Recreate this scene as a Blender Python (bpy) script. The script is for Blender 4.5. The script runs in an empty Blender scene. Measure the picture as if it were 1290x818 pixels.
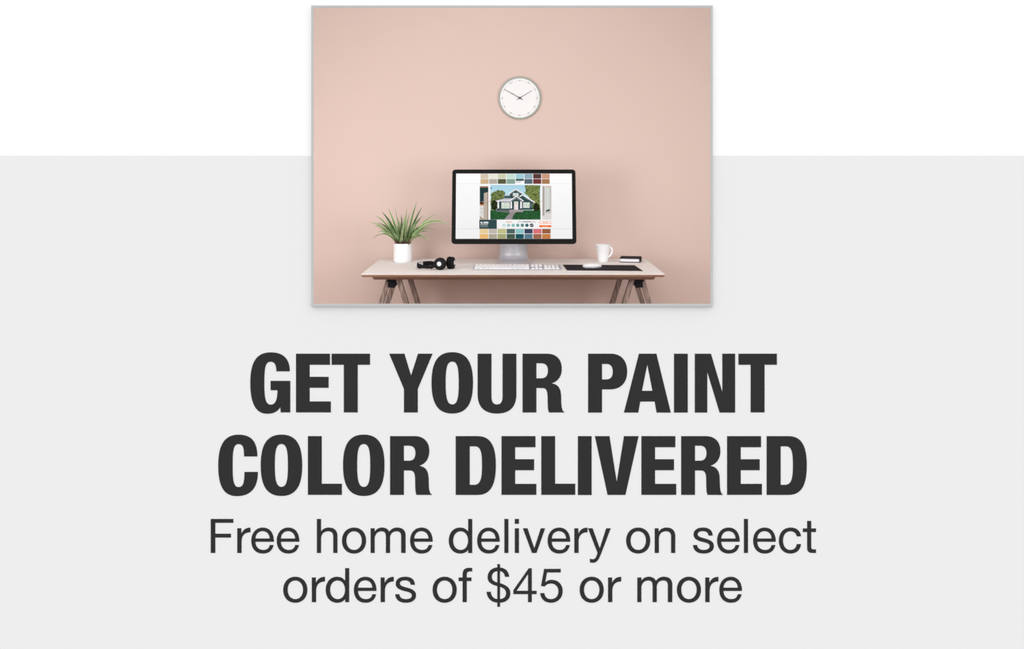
import bpy, bmesh, math, random
from mathutils import Vector, Matrix
C = bpy.context.scene.collection
random.seed(7)

# ------------------------------------------------------------------ numbers
F = 1200.0            # focal length in pixels of the 1290x818 frame
CX, CY = 645.0, 190.0 # principal point (horizon at y=190)
EYE = 1.4
YF = 3.6              # face of the front wall
YW = 5.80             # pink back wall
def P(px, py, Y): return Vector(((px-CX)*Y/F, Y, EYE-(py-CY)*Y/F))

# ------------------------------------------------------------------ camera
cam = bpy.data.objects.new('camera', bpy.data.cameras.new('camera'))
C.objects.link(cam)
cam.location = (0, 0, EYE); cam.rotation_euler = (math.pi/2, 0, 0)
cam.data.sensor_width = 36; cam.data.lens = 36*F/1290
cam.data.shift_y = -219/1290
cam.data.clip_start = .05
bpy.context.scene.camera = cam

# ------------------------------------------------------------------ light
W = bpy.data.worlds.new('world'); bpy.context.scene.world = W; W.use_nodes = True
nt = W.node_tree; nt.nodes.clear()
wo = nt.nodes.new('ShaderNodeOutputWorld'); bg = nt.nodes.new('ShaderNodeBackground')
tc = nt.nodes.new('ShaderNodeTexCoord'); sx = nt.nodes.new('ShaderNodeSeparateXYZ')
cr = nt.nodes.new('ShaderNodeValToRGB'); mr = nt.nodes.new('ShaderNodeMapRange')
nt.links.new(tc.outputs['Generated'], sx.inputs[0]); nt.links.new(sx.outputs['Z'], mr.inputs[0])
mr.inputs[1].default_value = -1; mr.inputs[2].default_value = 1
nt.links.new(mr.outputs[0], cr.inputs[0]); nt.links.new(cr.outputs[0], bg.inputs[0]); nt.links.new(bg.outputs[0], wo.inputs[0])
cr.color_ramp.elements[0].position = .2; cr.color_ramp.elements[0].color = (.18, .18, .18, 1)
cr.color_ramp.elements[1].position = .8; cr.color_ramp.elements[1].color = (1, 1, 1, 1)
bg.inputs[1].default_value = 1.815

def area(name, loc, target, sx_, sy_, power, col=(1, 1, 1)):
    d = bpy.data.lights.new(name, 'AREA'); d.shape = 'RECTANGLE'; d.size = sx_; d.size_y = sy_
    d.energy = power; d.color = col
    o = bpy.data.objects.new(name, d); C.objects.link(o); o.location = loc
    o.rotation_euler = (Vector(target)-Vector(loc)).to_track_quat('-Z', 'Y').to_euler()
    return o
area('upper_fill', (-.1, 3.95, 2.70), (-.05, YW, 1.0), 1.6, .7, 13.5, (1, 1, 1))  # unseen fill lamp added above the opening to brighten the room
area('left_fill', (-1.50, 3.90, 1.20), (-.55, YW, .85), .8, .95, 18.5, (1, 1, 1))  # added fill, out of view left of the opening, evens the wall
area('right_fill', (1.45, 3.90, 1.20), (.6, YW, .85), .8, .95, 13.8, (1, 1, 1))  # second added side fill, unseen, lifts the right half of the wall

vs = bpy.context.scene.view_settings
vs.view_transform = 'Standard'; vs.look = 'None'; vs.exposure = 0; vs.gamma = 1; vs.use_curve_mapping = False

# ------------------------------------------------------------------ materials
def lin(v):
    v /= 255.0
    return v/12.92 if v <= .04045 else ((v+.055)/1.055)**2.4
def rgb(r, g, b): return (lin(r), lin(g), lin(b), 1)
def mat(name, col, rough=.6, metal=0, spec=.5, noise=None, scale=30, stretch=(1, 1, 1), bump=0, detail=4):
    m = bpy.data.materials.new(name); m.use_nodes = True
    n = m.node_tree; b = n.nodes['Principled BSDF']
    b.inputs['Base Color'].default_value = col; b.inputs['Roughness'].default_value = rough
    b.inputs['Metallic'].default_value = metal; b.inputs['Specular IOR Level'].default_value = spec
    t = n.nodes.new('ShaderNodeTexCoord'); mp = n.nodes.new('ShaderNodeMapping'); nz = n.nodes.new('ShaderNodeTexNoise')
    mp.inputs['Scale'].default_value = stretch; nz.inputs['Scale'].default_value = scale; nz.inputs['Detail'].default_value = detail
    n.links.new(t.outputs['Object'], mp.inputs[0]); n.links.new(mp.outputs[0], nz.inputs['Vector'])
    if noise is None: noise = tuple(min(1, c*.985) for c in col[:3])+(1,)
    r = n.nodes.new('ShaderNodeValToRGB'); r.color_ramp.elements[0].position = .35; r.color_ramp.elements[1].position = .65
    r.color_ramp.elements[0].color = col; r.color_ramp.elements[1].color = noise
    n.links.new(nz.outputs[0], r.inputs[0]); n.links.new(r.outputs[0], b.inputs['Base Color'])
    if bump:
        bp = n.nodes.new('ShaderNodeBump'); bp.inputs['Strength'].default_value = bump; bp.inputs['Distance'].default_value = .002
        n.links.new(nz.outputs[0], bp.inputs['Height']); n.links.new(bp.outputs[0], b.inputs['Normal'])
    return m
def emit(name, col, col2=None, scale=60, strength=1.0, lo=.4, hi=.6):
    m = bpy.data.materials.new(name); m.use_nodes = True
    n = m.node_tree; n.nodes.clear()
    o = n.nodes.new('ShaderNodeOutputMaterial'); e = n.nodes.new('ShaderNodeEmission')
    e.inputs[0].default_value = col; e.inputs[1].default_value = strength
    n.links.new(e.outputs[0], o.inputs[0])
    if col2:
        t = n.nodes.new('ShaderNodeTexCoord'); nz = n.nodes.new('ShaderNodeTexNoise'); r = n.nodes.new('ShaderNodeValToRGB')
        nz.inputs['Scale'].default_value = scale; nz.inputs['Detail'].default_value = 5
        r.color_ramp.elements[0].position = lo; r.color_ramp.elements[1].position = hi
        r.color_ramp.elements[0].color = col; r.color_ramp.elements[1].color = col2
        n.links.new(t.outputs['Object'], nz.inputs['Vector']); n.links.new(nz.outputs[0], r.inputs[0]); n.links.new(r.outputs[0], e.inputs[0])
    return m

M = {}
M['pink'] = mat('pink_paint', (.80, .632, .568, 1), .9, spec=.15, noise=(.795, .627, .563, 1), scale=3)
M['white_wall'] = mat('white_wall_paint', (.95, .95, .95, 1), .9, spec=.1, noise=(.95, .95, .95, 1))
M['grey_wall'] = mat('pale_grey_wall_paint', (.80, .80, .80, 1), .9, spec=.1, noise=(.797, .797, .797, 1))
M['ceiling'] = mat('ceiling_paint', (.8, .78, .76, 1), .9)
M['floor'] = mat('floor_boards', (.30, .16, .115, 1), .6, noise=(.25, .13, .09, 1), scale=6, stretch=(1, 8, 1))
M['frame'] = mat('light_grey_frame', (.52, .52, .52, 1), .7, spec=.2)
M['ink'] = mat('charcoal_lettering', (.0325, .0325, .0325, 1), .9, spec=0)
M['wood_top'] = mat('whitewashed_wood', (.93, .915, .895, 1), .75, noise=(.87, .845, .825, 1), scale=5, stretch=(.6, 9, 4), spec=.2, detail=8)
M['wood_edge'] = mat('brown_wood_edge', (.40, .225, .15, 1), .6, noise=(.33, .18, .12, 1), scale=12, stretch=(1, 10, 10))
M['wood_under'] = mat('dark_under_rail', (.22, .125, .09, 1), .6, noise=(.19, .105, .075, 1), scale=12, stretch=(1, 10, 10))
M['leg'] = mat('grey_brown_leg_wood', (.38, .28, .24, 1), .6, noise=(.15, .095, .075, 1), scale=22, stretch=(5, 5, .7), detail=8)
M['leg_shaded'] = mat('shaded_leg_side', (.10, .07, .058, 1), .6, noise=(.07, .05, .04, 1), scale=22, stretch=(5, 5, .7))  # darker copy of the leg wood, paints shade on the side faces
M['black'] = mat('black_plastic', (.012, .012, .014, 1), .6, spec=.12)
M['black_soft'] = mat('black_leather', (.008, .008, .009, 1), .75, spec=.1, noise=(.012, .012, .014, 1), scale=200, bump=.3)
M['mat'] = mat('black_desk_pad', (.018, .017, .022, 1), .8, noise=(.024, .023, .028, 1), scale=300, spec=.08)
M['cover'] = mat('black_book_cover', (.018, .017, .022, 1), .7, spec=.1)
M['paper'] = mat('white_page_edges', (.90, .90, .93, 1), .9, noise=(.78, .78, .81, 1), scale=80, stretch=(.3, .3, 20))
M['bezel'] = mat('black_bezel', (.0145, .0145, .0145, 1), .7, spec=.03)
M['alu'] = mat('brushed_aluminium', (.74, .75, .80, 1), .4, metal=.3, noise=(.70, .71, .76, 1), scale=60, stretch=(10, 1, 1))
M['key'] = mat('white_key_plastic', (.92, .93, .94, 1), .5)
M['kb'] = mat('silver_keyboard_case', (.50, .51, .56, 1), .5, metal=.1)
M['ceramic'] = mat('white_ceramic', (.93, .955, .97, 1), .3)
M['mouse'] = mat('white_gloss_plastic', (.88, .90, .91, 1), .25)
M['mouse_side'] = mat('silver_mouse_base', (.45, .46, .5, 1), .35, metal=.5)
M['rim'] = mat('grey_green_clock_rim', (.43, .49, .45, 1), .45, metal=.25)
M['dial'] = mat('white_clock_dial', (.97, .99, 1, 1), .6, spec=.2)
M['mark'] = mat('black_clock_marks', (.01, .01, .01, 1), .5)
M['mark_light'] = mat('pale_clock_marks', (.30, .30, .30, 1), .5)
M['soil'] = mat('dark_potting_soil', (.03, .02, .012, 1), .95, noise=(.06, .04, .025, 1), scale=150, bump=1)
M['leaf'] = mat('green_leaf', (.09, .24, .045, 1), .5, noise=(.17, .36, .09, 1), scale=25)
M['leaf_dark'] = mat('dark_green_leaf', (.03, .10, .02, 1), .5, noise=(.06, .16, .03, 1), scale=25)
M['leaf_pale'] = mat('pale_leaf_margin', (.50, .60, .30, 1), .5, noise=(.66, .70, .46, 1), scale=25)
M['stem'] = mat('red_brown_stem', (.12, .03, .018, 1), .6, noise=(.07, .05, .02, 1), scale=40)
M['white_badge_and_highlight'] = mat('white_badge_and_highlight', (.85, .85, .87, 1), .4)  # white of the cup badges and of the painted headband highlight

# ------------------------------------------------------------------ builders
def link_mesh(name, bm, mats, parent=None, smooth=False, origin=None):
    """verts of bm are in world coordinates; origin defaults to the root thing's location"""
    me = bpy.data.meshes.new(name)
    root = parent
    while root is not None and root.parent: root = root.parent
    org = origin if origin is not None else (root.location.copy() if root else Vector((0, 0, 0)))
    bmesh.ops.recalc_face_normals(bm, faces=bm.faces)
    bmesh.ops.translate(bm, verts=bm.verts, vec=-Vector(org))
    bm.to_mesh(me); bm.free()
    for m in (mats if isinstance(mats, (list, tuple)) else [mats]): me.materials.append(m)
    for p in me.polygons: p.use_smooth = smooth
    o = bpy.data.objects.new(name, me); C.objects.link(o)
    if parent: o.parent = parent
    else: o.location = org
    return o
def thing(name, label, cat, loc, group=None):
    o = bpy.data.objects.new(name, None); C.objects.link(o); o.location = loc; o.empty_display_size = .05
    o['label'] = label; o['category'] = cat
    if group: o['group'] = group
    return o
def tag(o, label, cat, group=None):
    o['label'] = label; o['category'] = cat
    if group: o['group'] = group
    return o
def struct(o): o['kind'] = 'structure'; return o
def box(bm, x0, x1, y0, y1, z0, z1, mi=0, bevel=0):
    vs_ = [bm.verts.new((x, y, z)) for x in (x0, x1) for y in (y0, y1) for z in (z0, z1)]
    fs = []
    for idx in ((0, 1, 3, 2), (4, 6, 7, 5), (0, 4, 5, 1), (2, 3, 7, 6), (0, 2, 6, 4), (1, 5, 7, 3)):
        f = bm.faces.new([vs_[i] for i in idx]); f.material_index = mi; fs.append(f)
    if bevel:
        es = list({e for f in fs for e in f.edges})
        r = bmesh.ops.bevel(bm, geom=es, offset=bevel, segments=3, profile=.5, affect='EDGES')
        for f in r['faces']: f.material_index = mi
    return fs
def hull8(bm, bot, top, mi=0):
    """closed prism between two equal loops of points"""
    a = [bm.verts.new(p) for p in bot]; b = [bm.verts.new(p) for p in top]
    n = len(a); out = []
    out.append(bm.faces.new(a[::-1])); out.append(bm.faces.new(b))
    for i in range(n): out.append(bm.faces.new((a[i], a[(i+1) % n], b[(i+1) % n], b[i])))
    for f in out: f.material_index = mi
    return out
def lathe(bm, prof, cx, cy, seg=48, mi=0, M4=None):
    rings = []
    for r, z in prof:
        if r < 1e-6: rings.append([bm.verts.new((cx, cy, z))])
        else: rings.append([bm.verts.new((cx+r*math.cos(2*math.pi*k/seg), cy+r*math.sin(2*math.pi*k/seg), z)) for k in range(seg)])
    for a, b in zip(rings, rings[1:]):
        for k in range(seg):
            k2 = (k+1) % seg
            if len(a) == 1 and len(b) == 1: break
            if len(a) == 1: f = bm.faces.new((a[0], b[k], b[k2]))
            elif len(b) == 1: f = bm.faces.new((a[k], a[k2], b[0]))
            else: f = bm.faces.new((a[k], a[k2], b[k2], b[k]))
            f.material_index = mi
    if M4 is not None:
        bmesh.ops.transform(bm, matrix=M4, verts=[v for r in rings for v in r])
def sweep(bm, pts, rad, seg=10, sx_=1.0, sz=1.0, mi=0, up=Vector((0, 0, 1)), caps=True):
    rings = []
    n = len(pts)
    for i, p in enumerate(pts):
        t = (pts[min(i+1, n-1)]-pts[max(i-1, 0)]).normalized()
        s = t.cross(up)
        if s.length < 1e-4: s = t.cross(Vector((0, 1, 0)))
        s.normalize(); u = s.cross(t).normalized()
        r = rad[i] if isinstance(rad, (list, tuple)) else rad
        rings.append([bm.verts.new(p+s*r*sx_*math.cos(2*math.pi*k/seg)+u*r*sz*math.sin(2*math.pi*k/seg)) for k in range(seg)])
    for a, b in zip(rings, rings[1:]):
        for k in range(seg):
            f = bm.faces.new((a[k], a[(k+1) % seg], b[(k+1) % seg], b[k])); f.material_index = mi
    if caps:
        for r in (rings[0], rings[-1]):
            f = bm.faces.new(r); f.material_index = mi

# ------------------------------------------------------------------ the setting
XR, ZC = 2.6, 3.4
ZB = EYE-(860-CY)*YF/F           # bottom of the front wall, below the frame
def fx(px): return (px-CX)*YF/F
def fz(py): return EYE-(py-CY)*YF/F
# the framed opening (lip at YF-.018)
YL = YF-.014
LX0, LX1 = (395-CX)*YL/F, (895-CX)*YL/F
LZ0, LZ1 = EYE-(383-CY)*YL/F, EYE-(9.6-CY)*YL/F
OX0, OX1 = (392-CX)*YL/F, (898-CX)*YL/F
OZ0, OZ1 = EYE-(386-CY)*YL/F, EYE-(6.6-CY)*YL/F
HX0, HX1, HZ0, HZ1 = OX0+.0015, OX1-.0015, OZ0+.0015, OZ1-.0015
XL = 3.4
T = .015
zs = fz(196.3)
bm = bmesh.new()
def slab(x0, x1, z0, z1, mi): box(bm, x0, x1, YF, YF+T, z0, z1, mi)
slab(-XL, XL, HZ1, ZC, 0)
slab(-XL, HX0, zs, HZ1, 0); slab(HX1, XL, zs, HZ1, 0)
slab(-XL, HX0, HZ0, zs, 1); slab(HX1, XL, HZ0, zs, 1)
slab(-XL, XL, ZB, HZ0, 1)
bmesh.ops.remove_doubles(bm, verts=bm.verts, dist=1e-5)
struct(link_mesh('wall_front', bm, [M['white_wall'], M['grey_wall']]))
bm = bmesh.new(); box(bm, -XR-.1, XR+.1, YW, YW+.1, -.1, ZC); struct(link_mesh('wall_back', bm, M['pink']))
for s, nm in ((-1, 'wall_left'), (1, 'wall_right')):
    bm = bmesh.new(); x0, x1 = sorted((s*XR, s*(XR+.1)))
    box(bm, x0, x1, YF+T, YW, 0, ZC); struct(link_mesh(nm, bm, M['ceiling']))
bm = bmesh.new(); box(bm, -XR, XR, YF+T, YW, -.1, 0); struct(link_mesh('floor', bm, M['floor']))
bm = bmesh.new(); box(bm, -XR-.1, XR+.1, YF+T, YW+.1, ZC, ZC+.1); struct(link_mesh('ceiling', bm, M['ceiling']))

# picture-frame like surround of the opening
bm = bmesh.new()
for (x0, x1, z0, z1) in ((OX0, LX0, OZ0, OZ1), (LX1, OX1, OZ0, OZ1), (LX0, LX1, OZ0, LZ0), (LX0, LX1, LZ1, OZ1)):
    box(bm, x0, x1, YL, YL+.004, z0, z1)
q = .0012
for (x0, x1, z0, z1) in ((OX0, OX0+q, OZ0, OZ1), (OX1-q, OX1, OZ0, OZ1), (OX0+q, OX1-q, OZ0, OZ0+q), (OX0+q, OX1-q, OZ1-q, OZ1)):
    box(bm, x0, x1, YL+.004, YF, z0, z1)
fr = link_mesh('window_frame', bm, M['frame'], origin=(0, YF, OZ0))
tag(fr, 'thin light grey frame around the opening onto the pink room', 'frame')

# ------------------------------------------------------------------ lettering
BOLD = {
'G': (6.45, 102, ["M 420 245 L 311 245 C 311 195 298 167 264 167 C 222 167 213 215 213 340 C 213 465 222 516 266 516 C 305 516 320 470 320 399 L 264 399 L 264 323 L 424 323 L 424 579 L 346 579 L 343 535 C 325 570 290 590 237 590 C 140 590 99 500 99 340 C 99 175 145 91 265 91 C 370 91 420 145 420 245"]),
'E': (6.45, 102, ["M 470 102 L 746 102 L 746 192 L 581 192 L 581 290 L 735 290 L 735 379 L 581 379 L 581 490 L 753 490 L 753 579 L 470 579"]),
'T': (6.45, 102, ["M 760 102 L 1072 102 L 1072 192 L 972 192 L 972 579 L 859 579 L 859 192 L 760 192"]),
'Y': (5.16, 82, ["M 53 82 L 152 82 L 195 224 L 240 82 L 335 82 L 239 311 L 239 464 L 149 464 L 149 311"]),
'O': (5.16, 82, ["M 463 72 C 560 72 598 140 598 271 C 598 402 560 471 463 471 C 366 471 328 402 328 271 C 328 140 366 72 463 72", "M 463 133 C 497 133 505 175 505 271 C 505 367 497 412 463 412 C 429 412 420 367 420 271 C 420 175 429 133 463 133"]),
'U': (5.16, 82, ["M 628 82 L 718 82 L 718 360 C 718 395 730 412 754 412 C 778 412 790 395 790 360 L 790 82 L 880 82 L 880 345 C 880 430 835 471 754 471 C 673 471 628 430 628 345"]),
'R': (5.16, 82, ["M 920 82 L 1080 82 C 1140 82 1175 120 1175 178 C 1175 230 1150 262 1109 275 C 1155 282 1170 310 1171 365 C 1172 430 1175 452 1191 461 L 1191 464 L 1092 464 C 1083 445 1084 420 1083 375 C 1083 325 1077 305 1048 305 L 1010 305 L 1010 464 L 920 464", "M 1010 144 L 1042 144 C 1070 144 1085 160 1085 192 C 1085 225 1070 242 1042 242 L 1010 242"]),
'P': (4.9615, 78, ["M 54 78 L 195 78 C 265 78 298 125 298 190 C 298 255 262 301 190 301 L 141 301 L 141 446 L 54 446", "M 141 142 L 170 142 C 195 142 208 160 208 190 C 208 222 195 239 165 239 L 141 239"]),
'A': (4.9615, 78, ["M 372 78 L 481 78 L 571 446 L 482 446 L 470 377 L 380 377 L 368 446 L 278 446", "M 424 145 L 456 310 L 391 310"]),
'I': (4.9615, 78, ["M 591 78 L 677 78 L 677 446 L 591 446"]),
'N': (4.9615, 78, ["M 721 78 L 822 78 L 893 318 L 893 78 L 973 78 L 973 446 L 876 446 L 799 192 L 799 446 L 721 446"]),
'C': (4.3, 64, ["M 276 174 L 204 174 C 204 125 198 107 174 107 C 147 107 142 140 142 222 C 142 305 147 340 174 340 C 200 340 206 315 206 258 L 279 258 C 279 345 240 389 165 389 C 90 389 64 330 64 222 C 64 115 95 56 174 56 C 245 56 276 95 276 174"]),
'L': (4.3, 64, ["M 550 64 L 625 64 L 625 322 L 734 322 L 734 382 L 550 382"]),
'D': (5.375, 79, ["M 76 79 L 225 79 C 315 79 348 150 348 275 C 348 405 315 477 225 477 L 76 477", "M 171 148 L 205 148 C 245 148 254 185 254 275 C 254 365 245 409 200 409 L 171 409"]),
'V': (5.375, 79, ["M 1018 79 L 1117 79 L 1166 388 L 1215 79 L 1314 79 L 1225 477 L 1104 477"]),
}
ELL = "M 1090 161 C 1148 161 1188 204 1188 267 C 1188 330 1148 372 1090 372 C 1032 372 992 330 992 267 C 992 204 1032 161 1090 161"
ELI = "M 1090 191 C 1125 191 1153 220 1153 267 C 1153 314 1125 343 1090 343 C 1055 343 1028 314 1028 267 C 1028 220 1055 191 1090 191"
THIN = {
'F': ["M 68 91 L 251 91 L 251 122 L 105 122 L 105 211 L 232 211 L 232 242 L 105 242 L 105 367 L 68 367"],
'r': ["M 283 167 L 316 167 L 316 210 C 332 178 352 161 390 162 L 390 199 C 340 199 318 230 318 275 L 318 367 L 283 367"],
'e': ["M 581 276 L 431 276 C 431 315 455 343 495 343 C 525 343 541 328 547 303 L 578 303 C 568 348 540 372 491 372 C 430 372 397 328 397 267 C 397 205 435 161 490 161 C 548 161 581 205 581 276", "M 431 250 L 547 250 C 545 213 522 190 489 190 C 456 190 433 213 431 250"],
'h': ["M 930 91 L 964 91 L 964 193 C 978 172 998 161 1026 161 C 1072 161 1097 185 1097 232 L 1097 367 L 1063 367 L 1063 235 C 1063 205 1050 191 1022 191 C 985 191 964 215 964 252 L 964 367 L 930 367"],
'n': ["M 930 167 L 962 167 L 962 196 C 977 172 998 161 1026 161 C 1072 161 1097 185 1097 232 L 1097 367 L 1063 367 L 1063 235 C 1063 205 1050 191 1022 191 C 985 191 964 215 964 252 L 964 367 L 930 367"],
'o': [ELL, ELI],
'm': ["M 141 167 L 174 167 L 174 194 C 188 172 208 161 234 161 C 262 161 282 172 292 195 C 307 172 330 161 356 161 C 400 161 425 182 425 225 L 425 367 L 389 367 L 389 233 C 389 205 378 191 352 191 C 318 191 299 213 299 245 L 299 367 L 265 367 L 265 233 C 265 205 255 191 230 191 C 195 191 174 218 174 250 L 174 367 L 141 367"],
'd': ["M 934 91 L 967 91 L 967 367 L 934 367 L 934 341 C 920 362 898 372 870 372 C 812 372 776 327 776 267 C 776 206 812 161 868 161 C 896 161 919 172 934 194", "M 873 191 C 838 191 812 222 812 267 C 812 312 838 343 873 343 C 909 343 933 312 933 267 C 933 222 909 191 873 191"],
'l': ["M 1228 91 L 1261 91 L 1261 367 L 1228 367"],
'i': ["M 87 167 L 121 167 L 121 367 L 87 367", "M 87 91 L 121 91 L 121 130 L 87 130"],
'v': ["M 153 167 L 191 167 L 246 330 L 298 167 L 334 167 L 264 367 L 227 367"],
'y': ["M 682 167 L 720 167 L 778 330 L 830 167 L 867 167 L 787 378 C 765 430 752 447 720 447 C 708 447 703 445 698 443 L 698 414 C 728 424 740 418 750 395 L 760 367"],
's': ["M 406 226 L 372 226 C 368 202 354 190 325 190 C 298 190 284 200 284 215 C 284 235 310 241 340 249 C 385 260 415 275 415 312 C 415 350 382 372 332 372 C 280 372 248 347 246 303 L 280 303 C 282 330 302 343 333 343 C 363 343 381 331 381 312 C 381 290 352 284 318 276 C 278 266 250 250 250 217 C 250 182 280 161 327 161 C 375 161 404 182 406 226"],
'c': ["M 1123 232 L 1089 232 C 1080 205 1065 191 1038 191 C 998 191 977 222 977 267 C 977 312 1000 343 1037 343 C 1065 343 1085 325 1089 295 L 1123 295 C 1117 345 1085 372 1037 372 C 978 372 943 328 943 268 C 943 205 980 161 1038 161 C 1085 161 1117 185 1123 232"],
't': ["M 1173 107 L 1206 107 L 1206 168 L 1245 168 L 1245 197 L 1206 197 L 1206 318 C 1206 333 1212 338 1228 338 L 1245 338 L 1245 367 L 1218 367 C 1185 367 1173 355 1173 325 L 1173 197 L 1138 197 L 1138 168 L 1173 168"],
'f': ["M 354 90 L 354 118 C 322 114 310 121 310 145 L 310 167 L 348 167 L 348 196 L 310 196 L 310 367 L 276 367 L 276 196 L 244 196 L 244 167 L 276 167 L 276 142 C 276 102 298 81 354 90"],
'$': ["M 655 161 L 621 161 C 615 132 600 114 570 114 C 535 114 514 132 514 162 C 514 192 532 201 570 211 C 625 225 664 247 664 295 C 664 342 628 372 572 372 C 510 372 475 337 471 283 L 505 283 C 508 322 530 343 570 343 C 605 343 629 327 629 295 C 629 262 605 249 568 239 C 515 227 479 209 479 165 C 479 117 515 85 567 85 C 618 85 650 112 655 161", "+M 558 58 L 580 58 L 580 405 L 558 405"],
'4': ["M 813 92 L 838 92 L 838 275 L 877 275 L 877 302 L 838 302 L 838 367 L 807 367 L 807 302 L 688 302 L 688 270", "M 807 139 L 807 275 L 714 275"],
'5': ["M 938 97 L 1073 97 L 1073 126 L 962 126 L 947 207 C 960 193 978 186 1000 186 C 1053 186 1089 225 1089 277 C 1089 332 1050 372 993 372 C 945 372 910 342 906 294 L 940 294 C 943 325 965 343 993 343 C 1030 343 1054 317 1054 280 C 1054 241 1030 216 995 216 C 972 216 955 224 943 240 L 913 236"],
}
def flatten(path):
    tk = path.split(); i = 0; pts = []; cur = None
    while i < len(tk):
        c = tk[i]
        if c in 'ML': cur = (float(tk[i+1]), float(tk[i+2])); pts.append(cur); i += 3
        else:
            a = [float(v) for v in tk[i+1:i+7]]; p0 = cur
            for k in range(1, 13):
                t = k/12; s = 1-t
                pts.append(tuple(s**3*p0[j]+3*s*s*t*a[j]+3*s*t*t*a[2+j]+t**3*a[4+j] for j in (0, 1)))
            cur = (a[4], a[5]); i += 7
    if abs(pts[0][0]-pts[-1][0])+abs(pts[0][1]-pts[-1][1]) < .01: pts.pop()
    return pts
def curve_mesh(conts, k, depth):
    cu = bpy.data.curves.new('outline', 'CURVE'); cu.dimensions = '2D'; cu.fill_mode = 'BOTH'; cu.extrude = depth
    for pts in conts:
        sp = cu.splines.new('POLY'); sp.points.add(len(pts)-1); sp.use_cyclic_u = True
        for q_, p in zip(sp.points, pts): q_.co = (p[0]*k, -p[1]*k, 0, 1)
    o = bpy.data.objects.new('outline', cu); C.objects.link(o)
    me = bpy.data.meshes.new_from_object(o.evaluated_get(bpy.context.evaluated_depsgraph_get()))
    bpy.data.objects.remove(o); bpy.data.curves.remove(cu)
    return me
LD = .0010
glyphs = {}
def glyph(ch, bold):
    if (ch, bold) in glyphs: return glyphs[(ch, bold)]
    if bold: s, top, paths = BOLD[ch]
    else: s, top, paths = 6.45, 91, THIN[ch]
    main = [flatten(p) for p in paths if p[0] != '+']; extra = [flatten(p[1:]) for p in paths if p[0] == '+']
    allp = [p for c in main+extra for p in c]; x0 = min(p[0] for p in allp)
    nrm = lambda c: [((p[0]-x0)/s, (p[1]-top)/s) for p in c]
    me = curve_mesh([nrm(c) for c in main], YF/F, LD/2)
    if extra:
        b = bmesh.new(); b.from_mesh(me); m2 = curve_mesh([nrm(c) for c in extra], YF/F, LD/2*1.05); b.from_mesh(m2); b.to_mesh(me); b.free()
    me.materials.clear(); me.materials.append(M['ink']); me.name = 'letter'
    glyphs[(ch, bold)] = me
    return me
def line(name, label, text, xs, ytop, bold):
    Yl = YF-LD/2-.0002
    k = Yl/F
    root = thing(name, label, 'lettering', ((xs[0]-CX)*k, Yl, EYE-(ytop-CY)*k), 'dark grey lettering on the pale grey wall')
    for ch, x in zip(text, xs):
        o = bpy.data.objects.new('letter', glyph(ch, bold)); C.objects.link(o); o.parent = root
        o.location = ((x-xs[0])*k, 0, 0); o.rotation_euler = (math.pi/2, 0, 0)
line('headline_lettering', 'heavy dark grey capitals reading GET YOUR PAINT, just below the framed opening', 'GETYOURPAINT',
     [315.3, 372.9, 417.8, 490.3, 543.6, 601.7, 658.3, 740.9, 786.0, 849.1, 875.3, 930.3], 445.8, True)
line('headline_lettering', 'heavy dark grey capitals reading COLOR DELIVERED, second row of the headline', 'COLORDELIVERED',
     [274.9, 328.4, 387.9, 432.1, 491.4, 574.1, 631.8, 681.9, 728.0, 749.4, 808.0, 858.1, 915.95, 965.8], 549.7, True)
line('subtitle_lettering', 'thin dark grey text reading Free home delivery on select, under the bold headline', 'Freehomedeliveryonselect',
     [265.5, 298.9, 316.55, 348.6, 399.2, 430.8, 466.9, 516.6, 565.3, 601.1, 635.4, 648.5, 658.7, 689.9, 723.5, 740.7, 788.8, 824.8, 873.1, 903.4, 937.2, 948.8, 981.2, 1011.4], 654.1, False)
line('subtitle_lettering', 'thin dark grey text reading orders of $45 or more, lowest row on the wall', 'ordersof$45ormore',
     [356.8, 392.8, 410.3, 445.8, 479.5, 497.9, 544.96, 577.8, 613.0, 646.7, 680.5, 730.2, 766.0, 802.9, 852.7, 888.5, 906.2], 716.1, False)

# ------------------------------------------------------------------ desk
TZ = .75; YA, YB = 5.0, 5.735; DX0, DX1 = -.795, .806
desk = thing('desk', 'long whitewashed wooden desk on splayed trestle legs against the pink wall', 'desk', (0, 5.35, 0))
bm = bmesh.new()
def loop(i, z): return [(DX0+i, YA+i, z), (DX1-i, YA+i, z), (DX1-i, YB-i, z), (DX0+i, YB-i, z)]
def ring_prism(bm, loops, mis):
    rs = [[bm.verts.new(p) for p in l] for l in loops]
    f = bm.faces.new(rs[0]); f.material_index = mis[0]
    for (a, b), m_ in zip(zip(rs, rs[1:]), mis[1:-1]):
        for k in range(4):
            f = bm.faces.new((a[k], a[(k+1) % 4], b[(k+1) % 4], b[k])); f.material_index = m_
    f = bm.faces.new(rs[-1][::-1]); f.material_index = mis[-1]
ring_prism(bm, [loop(.0015, TZ), loop(0, TZ-.0015), loop(.009, TZ-.0150)], [0, 0, 1, 1])
link_mesh('tabletop', bm, [M['wood_top'], M['wood_edge']], desk)
bm = bmesh.new()
def pan(i, z): return [(-.736+i, 5.025+i, z), (.755-i, 5.025+i, z), (.755-i, 5.66-i, z), (-.736+i, 5.66-i, z)]
ring_prism(bm, [pan(0, TZ-.0150), pan(.001, TZ-.024), pan(.009, TZ-.0315)], [0, 0, 0, 0])
link_mesh('support_panel', bm, M['wood_under'], desk)
ZT = TZ-.0315
YFR, YRR = 5.13, 5.545
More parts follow.
